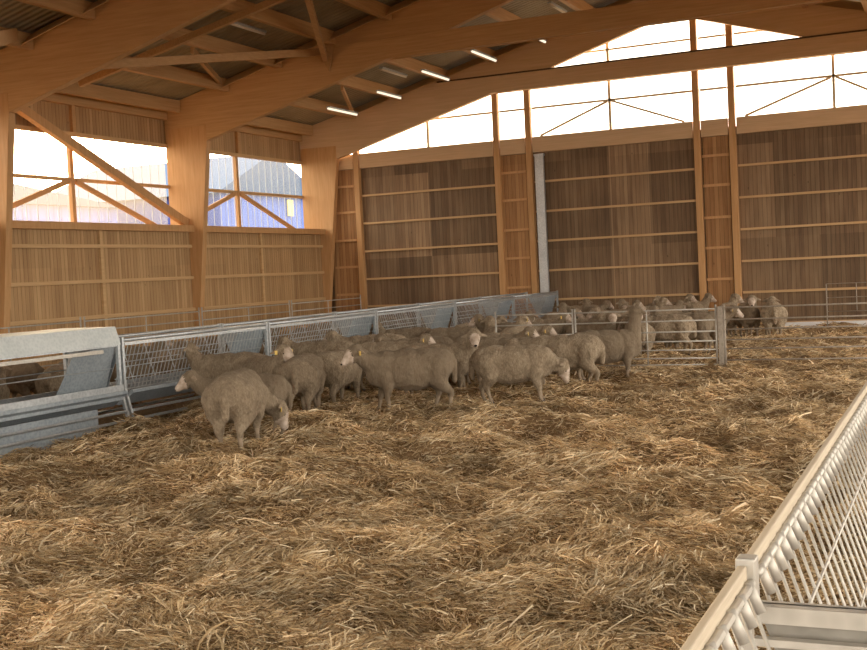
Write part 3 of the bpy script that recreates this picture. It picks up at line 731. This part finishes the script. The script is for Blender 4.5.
# ------------------------------------------------------------------ outside
t = NT('blue_cladding'); P = t.obj(); X = t.xyz(P)
s = t.math('FRACT', t.math('DIVIDE', X[1], .5)); t.bsdf(t.mix(t.math('LESS_THAN', s, .15), (.06, .12, .42), (.025, .05, .22)), .6); M['blue'] = t.mat
t = NT('distant_hill'); P = t.obj(); t.bsdf(t.ramp(t.noise(P, .05, 4), [(.3, (.035, .07, .14)), (.7, (.06, .10, .17))]), .9); M['hill'] = t.mat
t = NT('pale_render'); t.bsdf((.7, .68, .62), .8); M['render'] = t.mat
t = NT('yellow_reflection'); t.bsdf((.75, .65, .25), .6); M['yellow'] = t.mat  # reflection in the shed window, painted as its colour
def shed(xn, y0, y1, zw, zr, label):
    R = empty('neighbouring_shed', (xn-6, (y0+y1)/2, 0), label, 'shed')
    MB().box(xn-12, xn, y0, y1, -.3, zw).build('wall', M['blue'], R)
    ym = (y0+y1)/2
    MB().prism([(y0-.5, zw), (y1+.5, zw), (ym, zr)], 'X', xn-12, xn+.3).build('roof', M['hill'], R); return R
R = shed(-34, 50, 60, 6.2, 8.6, 'blue clad shed with a gable roof outside the second left window')
MB().box(-33.95, -33.9, 56.5, 57.1, 5.2, 6.1).build('window', M['yellow'], R)
R = shed(-38, 30, 47, 5.6, 6.6, 'long low blue shed outside the first left window')
hl = MB(); pts = []
N = 40
for i in range(N+1):
    y = -60+i*8; pts.append((y, 10+5*mnoise.noise(Vector((i*.17, 3, 1)))+3*mnoise.noise(Vector((i*.6, 1, 1)))))
vs = []; 
for (y, z) in pts: vs += [(-150, y, -2), (-160, y, z), (-230, y, z*1.25)]
fs = []
for i in range(N): b = 3*i; fs += [(b, b+3, b+4, b+1), (b+1, b+4, b+5, b+2)]
o = hl.add(vs, fs).build('hills', M['hill'], smooth=True); tag(o, None, None, kind='structure')

# ------------------------------------------------------------------ light
w = bpy.data.worlds.new('sky'); scn.world = w; w.use_nodes = True
nt = w.node_tree; bg = nt.nodes['Background']; bg.inputs[0].default_value = (1, .93, .83, 1); bg.inputs[1].default_value = 5.3
SUND = (fwd + rgt*((48-433.5)/F_PX) - upv*((165-325)/F_PX)).normalized()
tc = nt.nodes.new('ShaderNodeTexCoord'); dp = nt.nodes.new('ShaderNodeVectorMath'); dp.operation = 'DOT_PRODUCT'
nm = nt.nodes.new('ShaderNodeVectorMath'); nm.operation = 'NORMALIZE'; nt.links.new(tc.outputs['Generated'], nm.inputs[0]); nt.links.new(nm.outputs[0], dp.inputs[0]); dp.inputs[1].default_value = SUND
mx_ = nt.nodes.new('ShaderNodeMath'); mx_.operation = 'MAXIMUM'; mx_.inputs[1].default_value = 0; nt.links.new(dp.outputs['Value'], mx_.inputs[0])
pw = nt.nodes.new('ShaderNodeMath'); pw.operation = 'POWER'; pw.inputs[1].default_value = 40; nt.links.new(mx_.outputs[0], pw.inputs[0])
ml = nt.nodes.new('ShaderNodeMath'); ml.operation = 'MULTIPLY'; ml.inputs[1].default_value = 32; nt.links.new(pw.outputs[0], ml.inputs[0])
b2 = nt.nodes.new('ShaderNodeBackground'); b2.inputs[0].default_value = (1, .72, .42, 1); nt.links.new(ml.outputs[0], b2.inputs[1])
ad = nt.nodes.new('ShaderNodeAddShader'); nt.links.new(bg.outputs[0], ad.inputs[0]); nt.links.new(b2.outputs[0], ad.inputs[1]); nt.links.new(ad.outputs[0], nt.nodes['World Output'].inputs[0])
def portal(loc, rot, sx, sy):
    l = bpy.data.lights.new('sky_portal', 'AREA'); l.shape = 'RECTANGLE'; l.size = sx; l.size_y = sy; l.cycles.is_portal = True
    o = bpy.data.objects.new('sky_portal', l); o.location = loc; o.rotation_euler = rot; COL.objects.link(o)
PI = math.pi
portal((-6.15, 28.7, 6.3), (-PI/2, 0, 0), 19, 3.2)
portal((-16.6, 13, 3.9), (0, -PI/2, 0), 1.9, 31)
portal((-6.15, -3.2, 4), (PI/2, 0, 0), 22, 8.5)
portal((4.3, 13, 2.8), (0, PI/2, 0), 6, 32)
s = bpy.data.lights.new('low_sun', 'SUN'); s.energy = 12; s.color = (1, .72, .42); s.angle = rd(1.5)
so = bpy.data.objects.new('low_sun', s); COL.objects.link(so)
d = fwd + rgt*((48-433.5)/F_PX) - upv*((160-325)/F_PX); d.normalize()
so.rotation_euler = (-d).to_track_quat('-Z', 'Y').to_euler(); so.location = d*50
scn.view_settings.view_transform = 'Standard'; scn.view_settings.look = 'None'; scn.view_settings.exposure = 0; scn.view_settings.gamma = 1.07
scn.cycles.max_bounces = 8; scn.cycles.diffuse_bounces = 5; scn.cycles.transparent_max_bounces = 12
scn.cycles.use_denoising = True
